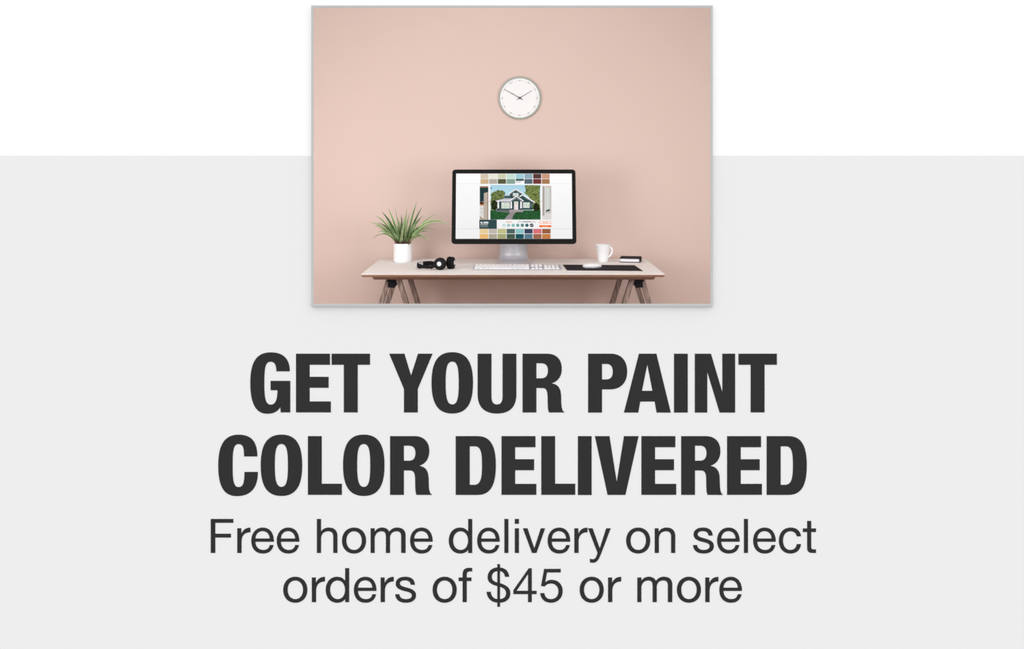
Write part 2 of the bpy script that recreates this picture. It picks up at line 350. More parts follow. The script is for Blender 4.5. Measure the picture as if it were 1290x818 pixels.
for xa, sgn in ((-.640, 1), (.676, -1)):
    bm = bmesh.new(); box(bm, xa-.022, xa+.022, YFR+.02, YRR-.02, ZT-.045, ZT, 0, .003)
    tr = link_mesh('trestle_beam', bm, M['leg'], desk)
    for yy in (YFR, YRR):
        bm = bmesh.new()
        pr = [(-.030, 0), (.030, 0), (.030, -.018), (.024, -.022), (.027, -.052), (-.008, -.055), (-.022, -.040), (-.022, -.016), (-.030, -.012)]
        if sgn < 0: pass
        else: pr = [(-x, z) for x, z in pr]
        hull8(bm, [(xa+x, yy-.021, ZT+z) for x, z in pr], [(xa+x, yy+.021, ZT+z) for x, z in pr])
        link_mesh('bracket', bm, M['black'], tr)
        for d in (-1, 1):
            # leg: board leaning outwards; wide face towards the viewer, side faces darkened to paint in their shade
            bm = bmesh.new()
            xt = xa+d*(.020 if d*sgn < 0 else .030); xb = xt+d*.225
            # front legs sit slightly nearer than the bracket on the side that overlaps it
            yo = -.020 if d*sgn > 0 else .004
            dy = (-.0 if yy == YFR else .0)
            w, t_ = .0140, .013
            top = [(xt-w, yy+yo-t_, ZT), (xt+w, yy+yo-t_, ZT), (xt+w, yy+yo+t_, ZT), (xt-w, yy+yo+t_, ZT)]
            bot = [(xb-w, yy+yo-t_+dy, 0), (xb+w, yy+yo-t_+dy, 0), (xb+w, yy+yo+t_+dy, 0), (xb-w, yy+yo+t_+dy, 0)]
            fs = hull8(bm, bot, top)
            for f in (fs[3], fs[5]): f.material_index = 1
            link_mesh('leg', bm, [M['leg'], M['leg_shaded']], tr)

# ------------------------------------------------------------------ computer monitor
mon = thing('computer_monitor', 'black-framed computer screen on a curved silver stand in the middle of the desk', 'monitor', (.011, 5.5, TZ))
B0 = Vector((.011, 5.40, .8712)); T0 = Vector((.011, 5.487, 1.2918))
V = (T0-B0).normalized(); H = (T0-B0).length; U = Vector((1, 0, 0)); N = U.cross(V); N = -N if N.y > 0 else N
WM = .709
def ML(u, v, n): return B0+U*u+V*v+N*n
def rrect(u0, u1, v0, v1, r, n, seg=8):
    pts = []
    for cx_, cy_, a0 in ((u1-r, v1-r, 0), (u0+r, v1-r, 90), (u0+r, v0+r, 180), (u1-r, v0+r, 270)):
        for k in range(seg+1):
            a = math.radians(a0+90*k/seg); pts.append(ML(cx_+r*math.cos(a), cy_+r*math.sin(a), n))
    return pts
bm = bmesh.new()
hull8(bm, rrect(-WM/2+.002, WM/2-.002, .002, H-.002, .016, -.028), rrect(-WM/2, WM/2, 0, H, .018, 0))
link_mesh('housing', bm, M['bezel'], mon)
bm = bmesh.new()
a = rrect(-WM/2+.03, WM/2-.03, .03, H-.03, .02, -.028); b = rrect(-.2, .2, .12, H-.12, .05, -.05)
hull8(bm, a, b); link_mesh('rear_shell', bm, M['alu'], mon)
# stand: foot, bend and neck as one bent sheet
bm = bmesh.new()
prof = []
prof += [(5.36, .756, .106), (5.42, .756, .103), (5.50, .7565, .098), (5.565, .7575, .0915)]
for k in range(1, 9):
    a_ = math.radians(-90+k*100/8); prof.append((5.585+.028*math.cos(a_)+.0, .787+.028*math.sin(a_), .089-.001*k))
prof += [(5.602, .83, .0795), (5.585, .88, .0765), (5.56, .95, .0745), (5.53, 1.02, .074), (5.50, 1.06, .074)]
prev = None; th = .006
pts2 = [Vector((y, z)) for y, z, w in prof]
L_, R_, L2, R2 = [], [], [], []
for i, (y, z, w) in enumerate(prof):
    d = (pts2[min(i+1, len(prof)-1)]-pts2[max(i-1, 0)]).normalized(); nn = Vector((d.y, -d.x))
    xc = .0085
    L_.append(bm.verts.new((xc-w, y, z))); R_.append(bm.verts.new((xc+w, y, z)))
    L2.append(bm.verts.new((xc-w, y+nn.x*th, z+nn.y*th))); R2.append(bm.verts.new((xc+w, y+nn.x*th, z+nn.y*th)))
for i in range(len(prof)-1):
    bm.faces.new((L_[i], R_[i], R_[i+1], L_[i+1])); bm.faces.new((L2[i], L2[i+1], R2[i+1], R2[i]))
    bm.faces.new((L_[i], L_[i+1], L2[i+1], L2[i])); bm.faces.new((R_[i], R2[i], R2[i+1], R_[i+1]))
bm.faces.new((L_[0], L2[0], R2[0], R_[0])); bm.faces.new((L_[-1], R_[-1], R2[-1], L2[-1]))
link_mesh('stand', bm, M['alu'], mon, smooth=False)
for p in bpy.data.objects['stand'].data.polygons: p.use_smooth = True

# what the screen shows: coloured areas of one flat mesh, each a hair in front of the last
def on_screen(px, py, lay):
    pl = B0+N*(.0008+lay*.00012); d = Vector(((px-CX)/F, 1, -(py-CY)/F)); o = Vector((0, 0, EYE))
    t = (pl-o).dot(N)/d.dot(N)
    return o+d*t
Z3 = lambda x, y: (595+x/8.518, 212+y/8.518)
smats = []; sidx = {}
def sm(key, m=None):
    if key not in sidx:
        sidx[key] = len(smats)
        smats.append(m or emit('screen_colour', rgb(*key)))
    return sidx[key]
sbm = bmesh.new()
def poly(pts, key, lay, raw=False):
    vs_ = [sbm.verts.new(on_screen(*(p if raw else Z3(*p)), lay)) for p in pts]
    f = sbm.faces.new(vs_); f.material_index = sm(key) if not isinstance(key, int) else key
def rect(x0, y0, x1, y1, key, lay): poly([(x0, y0), (x1, y0), (x1, y1), (x0, y1)], key, lay)
def stroke(pts, w, key, lay):
    for (ax, ay), (bx_, by_) in zip(pts, pts[1:]):
        dx, dy = bx_-ax, by_-ay; l = math.hypot(dx, dy); nx, ny = -dy/l*w/2, dx/l*w/2
        poly([(ax+nx, ay+ny), (bx_+nx, by_+ny), (bx_-nx, by_-ny), (ax-nx, ay-ny)], key, lay)
def disc(cx_, cy_, r, key, lay, n=24): poly([(cx_+r*math.cos(2*math.pi*k/n), cy_+r*math.sin(2*math.pi*k/n)) for k in range(n)], key, lay)
def ragged(pts, key, lay, amp=9, sub=5):
    out = []
    for (a, b) in zip(pts, pts[1:]+pts[:1]):
        for k in range(sub):
            t = k/sub; out.append((a[0]+(b[0]-a[0])*t+random.uniform(-amp, amp)*(k > 0), a[1]+(b[1]-a[1])*t+random.uniform(-amp, amp)*(k > 0)))
    out = [(min(731, max(194, x)), max(181, y)) for x, y in out]
    poly(out, key, lay)
# page background: three bands, lightly greyer towards the bottom
def page_mat():
    m = emit('screen_page', rgb(250, 250, 250)); n = m.node_tree; e = [x for x in n.nodes if x.type == 'EMISSION'][0]
    t = n.nodes.new('ShaderNodeTexCoord'); s = n.nodes.new('ShaderNodeSeparateXYZ'); r = n.nodes.new('ShaderNodeValToRGB'); g = n.nodes.new('ShaderNodeMapRange')
    g.inputs[1].default_value = .13; g.inputs[2].default_value = .52
    n.links.new(t.outputs['Object'], s.inputs[0]); n.links.new(s.outputs['Z'], g.inputs[0]); n.links.new(g.outputs[0], r.inputs[0]); n.links.new(r.outputs[0], e.inputs[0])
    r.color_ramp.elements[0].color = rgb(240, 240, 240); r.color_ramp.elements[1].color = rgb(253, 253, 253)
    return m
def sky_mat():
    m = page_mat(); m.name = 'screen_sky'; n = m.node_tree
    g = [x for x in n.nodes if x.type == 'MAP_RANGE'][0]; r = [x for x in n.nodes if x.type == 'VALTORGB'][0]
    g.inputs[1].default_value = .30; g.inputs[2].default_value = .45
    r.color_ramp.elements[0].color = rgb(228, 242, 242); r.color_ramp.elements[1].color = rgb(168, 212, 230)
    return m
sm('page', page_mat()); sm('sky', sky_mat())
sm('tree', emit('screen_tree', rgb(44, 62, 34), rgb(146, 160, 96), 190, 1, .42, .60)); sm('tree2', emit('screen_tree', rgb(52, 72, 36), rgb(158, 170, 98), 190, 1, .42, .60))
sm('bush', emit('screen_bush', rgb(24, 32, 22), rgb(48, 56, 32), 150)); sm('lawn', emit('screen_lawn', rgb(28, 66, 42), rgb(54, 104, 60), 160))
sm('pane', emit('screen_pane', rgb(170, 196, 180), rgb(216, 226, 200), 120))
poly([(574.6, 218.8), (720.3, 218.8), (721.1, 301), (574.0, 301)], sidx['page'], 0, True)
poly([(574.5, 231.4), (720.4, 231.4), (720.4, 231.75), (574.5, 231.75)], (228, 228, 228), 1, True)
poly([(574.1, 288.1), (721.0, 288.1), (721.0, 288.6), (574.1, 288.6)], (215, 215, 215), 1, True)
tx = [87, 180, 273, 367, 465, 558, 651, 745, 835]; bxs = [78, 175, 270, 367, 463, 558, 652, 748, 845]
top1 = [(216, 197, 180), (236, 232, 220), (208, 210, 180), (200, 225, 215), (163, 205, 218), (145, 172, 187), (92, 60, 58), (208, 152, 125)]
top2 = [(207, 180, 140), (184, 176, 165), (92, 92, 65), (137, 165, 152), None, (90, 105, 118), (115, 58, 58), (170, 125, 85)]
bot1 = [(232, 205, 155), (193, 184, 172), (193, 192, 135), (78, 100, 97), (140, 196, 197), (58, 66, 88), (215, 115, 120), (152, 95, 65)]
bot2 = [(235, 185, 115), (173, 167, 148), (165, 167, 115), (70, 90, 75), (28, 82, 92), (88, 122, 140), (160, 103, 78), (200, 125, 68)]
for i in range(8):
    rect(tx[i]+1, 60, tx[i+1]-5, 112, top1[i], 2)
    if top2[i]: rect(tx[i]+1, 116, tx[i+1]-5, 168, top2[i], 2)
    rect(bxs[i]+1, 652, bxs[i+1]-5, 701, bot1[i], 2); rect(bxs[i]+1, 706, bxs[i+1]-5, 757, bot2[i], 2)
rect(462, 132, 556, 176, (250, 250, 250), 3); rect(466, 114, 553, 136, (55, 85, 82), 4)
for x0, x1 in ((470, 484), (488, 498), (502, 520)): rect(x0, 145, x1, 150, (90, 90, 90), 4)
rect(470, 154, 508, 157, (190, 190, 190), 4)
# house picture
rect(193, 180, 732, 552, 'sky', 2)
ragged([(195, 285), (230, 255), (270, 235), (320, 238), (352, 260), (350, 300), (345, 340), (300, 400), (260, 450), (195, 450)], 'tree', 3)
ragged([(560, 185), (650, 181), (731, 181), (731, 455), (690, 462), (650, 430), (640, 350), (600, 300), (556, 262), (570, 230)], 'tree2', 3)
DK, WH = (52, 78, 78), (240, 238, 240)
rect(193, 452, 732, 552, 'lawn', 4)
rect(345, 290, 405, 330, (70, 96, 98), 4)
poly([(340, 292), (410, 284), (410, 294), (340, 298)], (190, 195, 205), 5)
poly([(402, 275), (467, 230), (538, 275), (560, 345), (402, 345)], DK, 5)
rect(436, 268, 497, 300, WH, 6)
for k in range(3): rect(441+k*19, 273, 455+k*19, 297, 'pane', 7)
stroke([(390, 273), (467, 226), (545, 275)], 11, WH, 6)
stroke([(405, 281), (467, 243), (530, 281)], 3, (150, 160, 165), 6)
rect(285, 350, 650, 448, DK, 6)
poly([(530, 290), (545, 285), (668, 368), (520, 368)], DK, 6)
poly([(255, 348), (345, 327), (440, 322), (405, 352), (262, 358)], (205, 200, 212), 7)
stroke([(252, 352), (405, 355)], 7, WH, 8)
stroke([(508, 304), (540, 286), (672, 368)], 12, WH, 7)
stroke([(560, 312), (650, 366)], 3, (160, 168, 170), 7)
poly([(408, 352), (475, 303), (545, 352)], DK, 8)
stroke([(398, 354), (475, 299), (550, 354)], 11, WH, 9)
stroke([(430, 346), (475, 320), (520, 346)], 4, (200, 205, 205), 9)
rect(428, 352, 515, 445, (44, 66, 68), 8)
for x0, x1 in ((268, 288), (408, 427), (513, 534)):
    poly([(x0+2, 355), (x1-2, 355), (x1, 432), (x0, 432)], WH, 10); rect(x0-5, 428, x1+5, 452, (60, 72, 76), 10)
rect(447, 356, 494, 446, (205, 198, 200), 9); rect(453, 361, 488, 444, (240, 226, 226), 10); rect(459, 366, 482, 384, 'pane', 11)
rect(313, 366, 402, 432, WH, 9)
for k in range(4):
    for j in range(2): rect(319+k*21, 371+j*30, 336+k*21, 397+j*30, 'pane', 10)
rect(545, 368, 615, 426, WH, 9)
for k in range(3):
    rect(550+k*22, 373, 566+k*22, 421, 'pane', 10)
rect(622, 378, 644, 422, (84, 112, 112), 9)
for y_ in (364, 440): stroke([(290, y_), (648, y_)], 2, (80, 104, 104), 8)
rect(255, 445, 420, 458, (95, 100, 104), 8); poly([(400, 446), (540, 446), (548, 470), (395, 470)], (168, 158, 160), 11)
poly([(400, 470), (472, 470), (442, 500), (425, 552), (342, 552), (366, 520), (398, 490)], (150, 140, 145), 6)
poly([(262, 458), (400, 466), (395, 476), (250, 462)], (138, 130, 134), 7)
ragged([(215, 350), (240, 335), (268, 370), (268, 430), (245, 452), (205, 430)], 'bush', 12, 6)
ragged([(660, 385), (690, 370), (720, 400), (722, 452), (690, 466), (652, 440)], 'bush', 12, 6)
disc(203, 214, 9, (90, 130, 170), 5)
rect(178, 350, 186, 362, (250, 170, 130), 3); rect(741, 350, 749, 362, (250, 170, 130), 3)
# left picture: kitchen corner
rect(80, 193, 172, 552, (176, 158, 140), 2); rect(80, 193, 172, 209, (150, 118, 90), 3)
poly([(80, 209), (172, 209), (172, 255), (128, 275), (124, 355), (80, 362)], (38, 62, 64), 3)
poly([(124, 268), (172, 255), (172, 552), (124, 540)], (190, 176, 162), 4); rect(160, 258, 172, 552, (158, 138, 122), 5)
rect(124, 372, 172, 376, (140, 128, 118), 6)
rect(80, 362, 122, 396, (60, 48, 40), 4); poly([(80, 385), (122, 385), (122, 400), (80, 400)], (196, 116, 60), 5)
poly([(80, 400), (122, 400), (122, 545), (80, 510)], (222, 220, 218), 5)
for y_ in (430, 470): stroke([(82, y_), (120, y_+8)], 4, (170, 166, 164), 6)
# right picture: window and bed
rect(752, 190, 848, 552, (200, 192, 186), 2); rect(752, 190, 775, 552, (172, 164, 160), 3); rect(775, 195, 786, 500, (226, 222, 218), 4)
rect(788, 205, 832, 448, (206, 214, 206), 4); rect(806, 205, 812, 448, (228, 230, 226), 5)
poly([(788, 455), (830, 436), (832, 458), (792, 468)], (48, 74, 76), 6)
poly([(752, 520), (800, 480), (848, 488), (848, 552), (752, 552)], (222, 216, 212), 5); disc(818, 195, 8, (248, 176, 140), 6)
# toolbar
rect(75, 553, 263, 651, (52, 75, 78), 3)
disc(97, 584, 11, (235, 238, 238), 4, 5); disc(108, 590, 6, (235, 238, 238), 4)
for k in range(4): rect(122+k*13, 574, 132+k*13, 595, (235, 238, 238), 4)
for k in range(6): rect(86+k*14, 603, 96+k*14, 612, (205, 212, 212), 4)
for k in range(6): rect(90+k*13, 624, 99+k*13, 631, (170, 180, 182), 4)
for k in range(5): rect(360+k*13, 572, 370+k*13, 579, (232, 160, 120), 3)
rect(360, 582, 425, 584, (240, 150, 100), 3)
rect(488, 564, 682, 586, (222, 222, 222), 3)
for k in range(6): rect(546+k*14, 572, 557+k*14, 579, (110, 110, 110), 4)
for i, c_ in enumerate([(200, 222, 222), (165, 197, 203), (140, 188, 186), (110, 163, 160), (85, 135, 132), (45, 100, 103)]): disc(340+49.2*i, 613, 18, c_, 3)
disc(637, 613, 20, (50, 66, 72), 3); stroke([(628, 612), (635, 620), (648, 604)], 4, (235, 235, 235), 4)
rect(718, 569, 847, 596, (248, 150, 100), 3); rect(722, 574, 843, 591, (252, 248, 246), 4); rect(718, 612, 847, 633, (250, 102, 14), 3)
for k in range(4): rect(757+k*14, 579, 767+k*14, 586, (240, 130, 70), 5); rect(752+k*16, 619, 763+k*16, 626, (252, 190, 150), 4)
scr = link_mesh('screen', sbm, smats, mon)
scr['label'] = 'lit web page with a green gabled house and rows of paint swatches'
for p in scr.data.polygons: pass

# ------------------------------------------------------------------ keyboard
kb = thing('keyboard', 'slim white computer keyboard in front of the screen stand', 'keyboard', (.03, 5.26, TZ))
bm = bmesh.new()
KX0, KX1, KY0, KY1 = -.2135, .2715, 5.185, 5.335
a = [(KX0, KY0, TZ+.0005), (KX1, KY0, TZ+.0005), (KX1, KY1, TZ+.0005), (KX0, KY1, TZ+.0005)]
b = [(KX0, KY0, TZ+.0055), (KX1, KY0, TZ+.0055), (KX1, KY1, TZ+.0125), (KX0, KY1, TZ+.0125)]
hull8(bm, a, b)
bmesh.ops.bevel(bm, geom=list(bm.edges), offset=.0015, segments=2, affect='EDGES')
link_mesh('case', bm, M['kb'], kb)
kmeshes = {}
def key(x, row, w, rows=1.0):
    """x, w in key units from the left edge of the case"""
    k = (round(w, 2), rows)
    pitch = (KX1-KX0-.012)/22.6; rp = (KY1-KY0-.012)/6
    if k not in kmeshes:
        b_ = bmesh.new(); hw = pitch*w/2-.0021; hd = rp*rows/2-.0028
        hull8(b_, [(-hw, -hd, 0), (hw, -hd, 0), (hw, hd, 0), (-hw, hd, 0)], [(-hw+.0008, -hd+.0008, .0042), (hw-.0008, -hd+.0008, .0042), (hw-.0008, hd-.0008, .0042), (-hw+.0008, hd-.0008, .0042)])
        me = bpy.data.meshes.new('key'); bmesh.ops.recalc_face_normals(b_, faces=b_.faces); b_.to_mesh(me); b_.free(); me.materials.append(M['key']); kmeshes[k] = me
    o = bpy.data.objects.new('key', kmeshes[k]); C.objects.link(o); o.parent = kb
    yy = KY1-.006-(row+rows/2)*rp; f = (yy-KY0)/(KY1-KY0)
    o.location = (KX0+.006+(x+w/2)*pitch-kb.location.x, yy-kb.location.y, .0052+.007*f)
    o.rotation_euler = (math.atan2(.007, KY1-KY0), 0, 0)
for i in range(13): key(i*14.5/13, 0, 14.5/13)
for i in range(13): key(i, 1, 1)
key(13, 1, 1.5)
key(0, 2, 1.5)
for i in range(13): key(1.5+i, 2, 1)
key(0, 3, 1.75)
for i in range(11): key(1.75+i, 3, 1)
key(12.75, 3, 1.75)
key(0, 4, 2.25)
for i in range(10): key(2.25+i, 4, 1)
key(12.25, 4, 2.25)
for x, w in ((0, 1.25), (1.25, 1.25), (2.5, 1.25), (3.75, 6.25), (10, 1.5), (11.5, 1.5), (13, 1.5)): key(x, 5, w)
for r in (0, 1, 2):
    for i in range(3): key(14.9+i, r, 1)
key(15.9, 4, 1)
for i in range(3): key(14.9+i, 5, 1)
for r in (1, 2, 3, 4):
    for i in range(3): key(18.3+i, r, 1)
key(18.3, 5, 2); key(20.3, 5, 1); key(21.3, 1, 1, 2); key(21.3, 3, 1, 3)

# ------------------------------------------------------------------ desk pad, mouse
pc = [(.289, 5.417), (.693, 5.387), (.7066, 5.142), (.298, 5.169)]
bm = bmesh.new(); hull8(bm, [(x, y, TZ+.0003) for x, y in pc[::-1]], [(x, y, TZ+.0028) for x, y in pc[::-1]])
bmesh.ops.bevel(bm, geom=list(bm.edges), offset=.0008, segments=2, affect='EDGES')
o = link_mesh('desk_pad', bm, M['mat'], origin=(.497, 5.28, TZ)); tag(o, 'flat black desk pad under the white mouse', 'desk pad')

ms = thing('computer_mouse', 'low white computer mouse lying on the black desk pad', 'mouse', (.444, 5.275, TZ+.0028))
def mouse_mesh(z0, z1, hgt, sx_, sy_, mi=0):
    bm = bmesh.new(); n, mrows = 40, 10; rings = []
    rot = Matrix.Rotation(math.radians(18), 3, 'Z')
    for j in range(mrows+1):
        f = j/mrows; a_ = f*math.pi/2
        ring = []
        for k in range(n):
            t = 2*math.pi*k/n; ct, st = math.cos(t), math.sin(t)
            x = sx_*math.copysign(abs(ct)**.85, ct)*math.cos(a_)**.7 if f < 1 else 0; y = sy_*math.copysign(abs(st)**.85, st)*math.cos(a_)**.7 if f < 1 else 0
            zz = z0+(z1-z0)*math.sin(a_)*(1+.22*(-x/sx_)*(1-f)) if z1 > z0 else z0
            v = rot @ Vector((x, y, 0)); ring.append((ms.location.x+v.x, ms.location.y+v.y, ms.location.z+zz))
        if f == 1: rings.append([bm.verts.new(ring[0])])
        else: rings.append([bm.verts.new(p) for p in ring])
    bm.faces.new(rings[0][::-1])
    for a2, b2 in zip(rings, rings[1:]):
        for k in range(n):
            if len(b2) == 1: bm.faces.new((a2[k], a2[(k+1) % n], b2[0]))
            else: bm.faces.new((a2[k], a2[(k+1) % n], b2[(k+1) % n], b2[k]))
    return bm
link_mesh('base', mouse_mesh(.0005, .014, 0, .0535, .029), M['mouse_side'], ms, smooth=True)
link_mesh('shell', mouse_mesh(.007, .0245, 0, .0555, .0300), M['mouse'], ms, smooth=True)

# ------------------------------------------------------------------ mug
MX, MY = .5315, 5.56
mug = thing('coffee_mug', 'tall tapered white mug with a loop handle near the right end of the desk', 'mug', (MX, MY, TZ))
bm = bmesh.new()
lathe(bm, [(0, TZ+.0012), (.022, TZ+.0012), (.0235, TZ+.0003), (.0265, TZ+.0006), (.0282, TZ+.003), (.0315, TZ+.03), (.0375, TZ+.065), (.0435, TZ+.096), (.0447, TZ+.1015), (.0440, TZ+.1025), (.0430, TZ+.1015), (.036, TZ+.065), (.030, TZ+.03), (.0265, TZ+.007), (0, TZ+.006)], MX, MY, 64)
link_mesh('cup', bm, M['ceramic'], mug, smooth=True)
bm = bmesh.new(); hd = Vector((.93, -.36, 0)).normalized(); pts = []
hp = [(.0375, .084), (.045, .086), (.0515, .083), (.0550, .076), (.0550, .066), (.052, .054), (.047, .044), (.039, .036), (.032, .031)]
for i in range(len(hp)-1):
    for k in range(4):
        t = k/4; pts.append(Vector((MX, MY, TZ+hp[i][1]+(hp[i+1][1]-hp[i][1])*t))+hd*(hp[i][0]+(hp[i+1][0]-hp[i][0])*t))
pts.append(Vector((MX, MY, TZ+hp[-1][1]))+hd*hp[-1][0])
sweep(bm, pts, .0030, 10, 1.7, 1.0, up=hd.cross(Vector((0, 0, 1))).normalized().cross(Vector((0, .2, 0))) if False else Vector((.2, 1, 0)))
link_mesh('handle', bm, M['ceramic'], mug, smooth=True)

# ------------------------------------------------------------------ notebook
nb = thing('notebook', 'thick black hardback notebook with white page edges at the right end of the desk', 'book', (.70, 5.60, TZ))
def nbx(u, v, z):   # u across (0..w), v away (0..d)
    a_ = math.radians(-11); x = .6265+u*math.cos(a_)-v*math.sin(a_); y = 5.545+u*math.sin(a_)+v*math.cos(a_)
    return (x, y, z)
w, d = .117, .125
def nbbox(bm, u0, u1, v0, v1, z0, z1, mi=0):
    return hull8(bm, [nbx(u0, v0, z0), nbx(u1, v0, z0), nbx(u1, v1, z0), nbx(u0, v1, z0)], [nbx(u0, v0, z1), nbx(u1, v0, z1), nbx(u1, v1, z1), nbx(u0, v1, z1)], mi)
bm = bmesh.new(); nbbox(bm, .003, w-.004, .0025, d-.003, TZ+.0042, TZ+.0212); link_mesh('pages', bm, M['paper'], nb)
bm = bmesh.new(); nbbox(bm, 0, w, 0, d, TZ+.0003, TZ+.0042); nbbox(bm, 0, w, 0, d, TZ+.0212, TZ+.0245)
pr = [(w, .0003)]+[(w+.005*math.sin(math.pi*k/8), .0003+.0242*k/8) for k in range(1, 8)]+[(w, .0245), (w-.003, .0245), (w-.003, .0003)]
hull8(bm, [nbx(u, 0, TZ+z) for u, z in pr], [nbx(u, d, TZ+z) for u, z in pr])
link_mesh('cover', bm, M['cover'], nb)

# ------------------------------------------------------------------ headphones
hpn = thing('headphones', 'black over-ear headphones lying on the desk between plant and keyboard', 'headphones', (-.43, 5.21, TZ))
def disc_stack(name, centre, axis, prof, m, seg=40, parent=None):
    q_ = Vector((0, 0, 1)).rotation_difference(Vector(axis).normalized()).to_matrix().to_4x4()
    bm = bmesh.new(); lathe(bm, prof, 0, 0, seg, 0, Matrix.Translation(Vector(centre)) @ q_)
    return link_mesh(name, bm, m, parent or hpn, smooth=True)
c1 = P(554.0, 333.9, 5.19); c1.z = TZ+.0335
ax1 = Vector((-.22, -1, .06))
e1 = disc_stack('ear_cup', c1, ax1, [(0, -.006), (.030, -.006), (.0325, -.002), (.0325, .006), (.030, .010), (.021, .0125), (.018, .012), (0, .012)], M['black'])
disc_stack('cup_badge', c1+ax1.normalized()*.0122, ax1, [(.0115, -.001), (.0125, 0), (.012, .001), (0, .0014)], M['white_badge_and_highlight'], parent=e1)
disc_stack('ear_pad', c1, ax1, [(.010, -.008), (.016, -.022), (.024, -.025), (.031, -.021), (.0335, -.014), (.032, -.007), (.010, -.006)], M['black_soft'])
c2 = P(570.2, 333.0, 5.245); c2.z = TZ+.0335
ax2 = Vector((1, -.20, .04))
e2 = disc_stack('ear_cup', c2, ax2, [(0, -.006), (.030, -.006), (.0325, -.002), (.0325, .004), (.030, .008), (.020, .011), (.0, .0115)], M['black'])
disc_stack('cup_badge', c2+ax2.normalized()*.0112, ax2, [(.0115, -.001), (.0125, 0), (.012, .001), (0, .0014)], M['white_badge_and_highlight'], parent=e2)
disc_stack('ear_pad', c2, ax2, [(.010, -.007), (.016, -.026), (.024, -.031), (.031, -.027), (.0345, -.017), (.033, -.007), (.010, -.006)], M['black_soft'])
# headband: flat strap standing on its edge, looping to the left and back to the second cup
def strap(pts, h, t_, name, m, parent=hpn):
    bm = bmesh.new(); n = len(pts); rs = []
    for i, p in enumerate(pts):
        tg = (pts[min(i+1, n-1)]-pts[max(i-1, 0)]); tg.z = 0; tg.normalize(); s = Vector((-tg.y, tg.x, 0))
        hh = h[i] if isinstance(h, list) else h
        c = []
        for du, dz in ((-1, -.8), (-.6, -1), (.6, -1), (1, -.8), (1, .8), (.6, 1), (-.6, 1), (-1, .8)): c.append(bm.verts.new(p+s*t_*du+Vector((0, 0, hh*dz))))
        rs.append(c)
    for a2, b2 in zip(rs, rs[1:]):
        for k in range(8): bm.faces.new((a2[k], a2[(k+1) % 8], b2[(k+1) % 8], b2[k]))
    bm.faces.new(rs[0]); bm.faces.new(rs[-1])
    return link_mesh(name, bm, m, parent, smooth=True)
ctr = Vector((-.428, 5.245, TZ+.020)); pts = []; hs = []
for k in range(41):
    a_ = math.radians(262-k*(262-52)/40)
    pts.append(ctr+Vector((.092*math.cos(a_), .062*math.sin(a_), .004*math.sin(a_*1.0)))); hs.append(.0125-.004*(k < 8)-.003*(k > 30))
strap(pts, hs, .0035, 'headband', M['black_soft'])
strap([p+Vector((.0055 if i < 99 else 0, 0, .002)) for i, p in enumerate(pts[14:24])], .009, .0012, 'headband_highlight', M['white_badge_and_highlight'])  # pale strip that paints a highlight on the inside of the band
strap([pts[0], pts[0]*.4+(c1+Vector((-.02, -.006, -.006)))*.6, c1+Vector((-.018, -.004, -.004))], [.012, .010, .009], .004, 'band_arm', M['black'])
strap([pts[-1], (pts[-1]+c2)*.5+Vector((0, .01, -.004)), c2+Vector((-.003, .026, -.002))], [.010, .010, .009], .004, 'band_arm', M['black'])

# ------------------------------------------------------------------ plant
PX, PY_ = -.638, 5.56
plant = thing('potted_plant', 'grassy green houseplant with arching striped leaves in a white cylindrical pot', 'potted plant', (PX, PY_, TZ))
bm = bmesh.new()
lathe(bm, [(0, TZ+.004), (.046, TZ+.004), (.048, TZ+.0004), (.0495, TZ+.0008), (.0500, TZ+.005), (.0525, TZ+.010), (.0535, TZ+.016), (.0535, TZ+.108), (.0530, TZ+.1105), (.0505, TZ+.1105), (.0495, TZ+.108), (.0495, TZ+.02), (0, TZ+.018)], PX, PY_, 64)
link_mesh('pot', bm, M['ceramic'], plant, smooth=True)
bm = bmesh.new(); lathe(bm, [(.0490, TZ+.090), (.0488, TZ+.097), (.03, TZ+.101), (0, TZ+.103)], PX, PY_, 32); link_mesh('soil', bm, M['soil'], plant, smooth=True)
Z4 = lambda x, y: (450+x/5.643, 245+y/5.643)
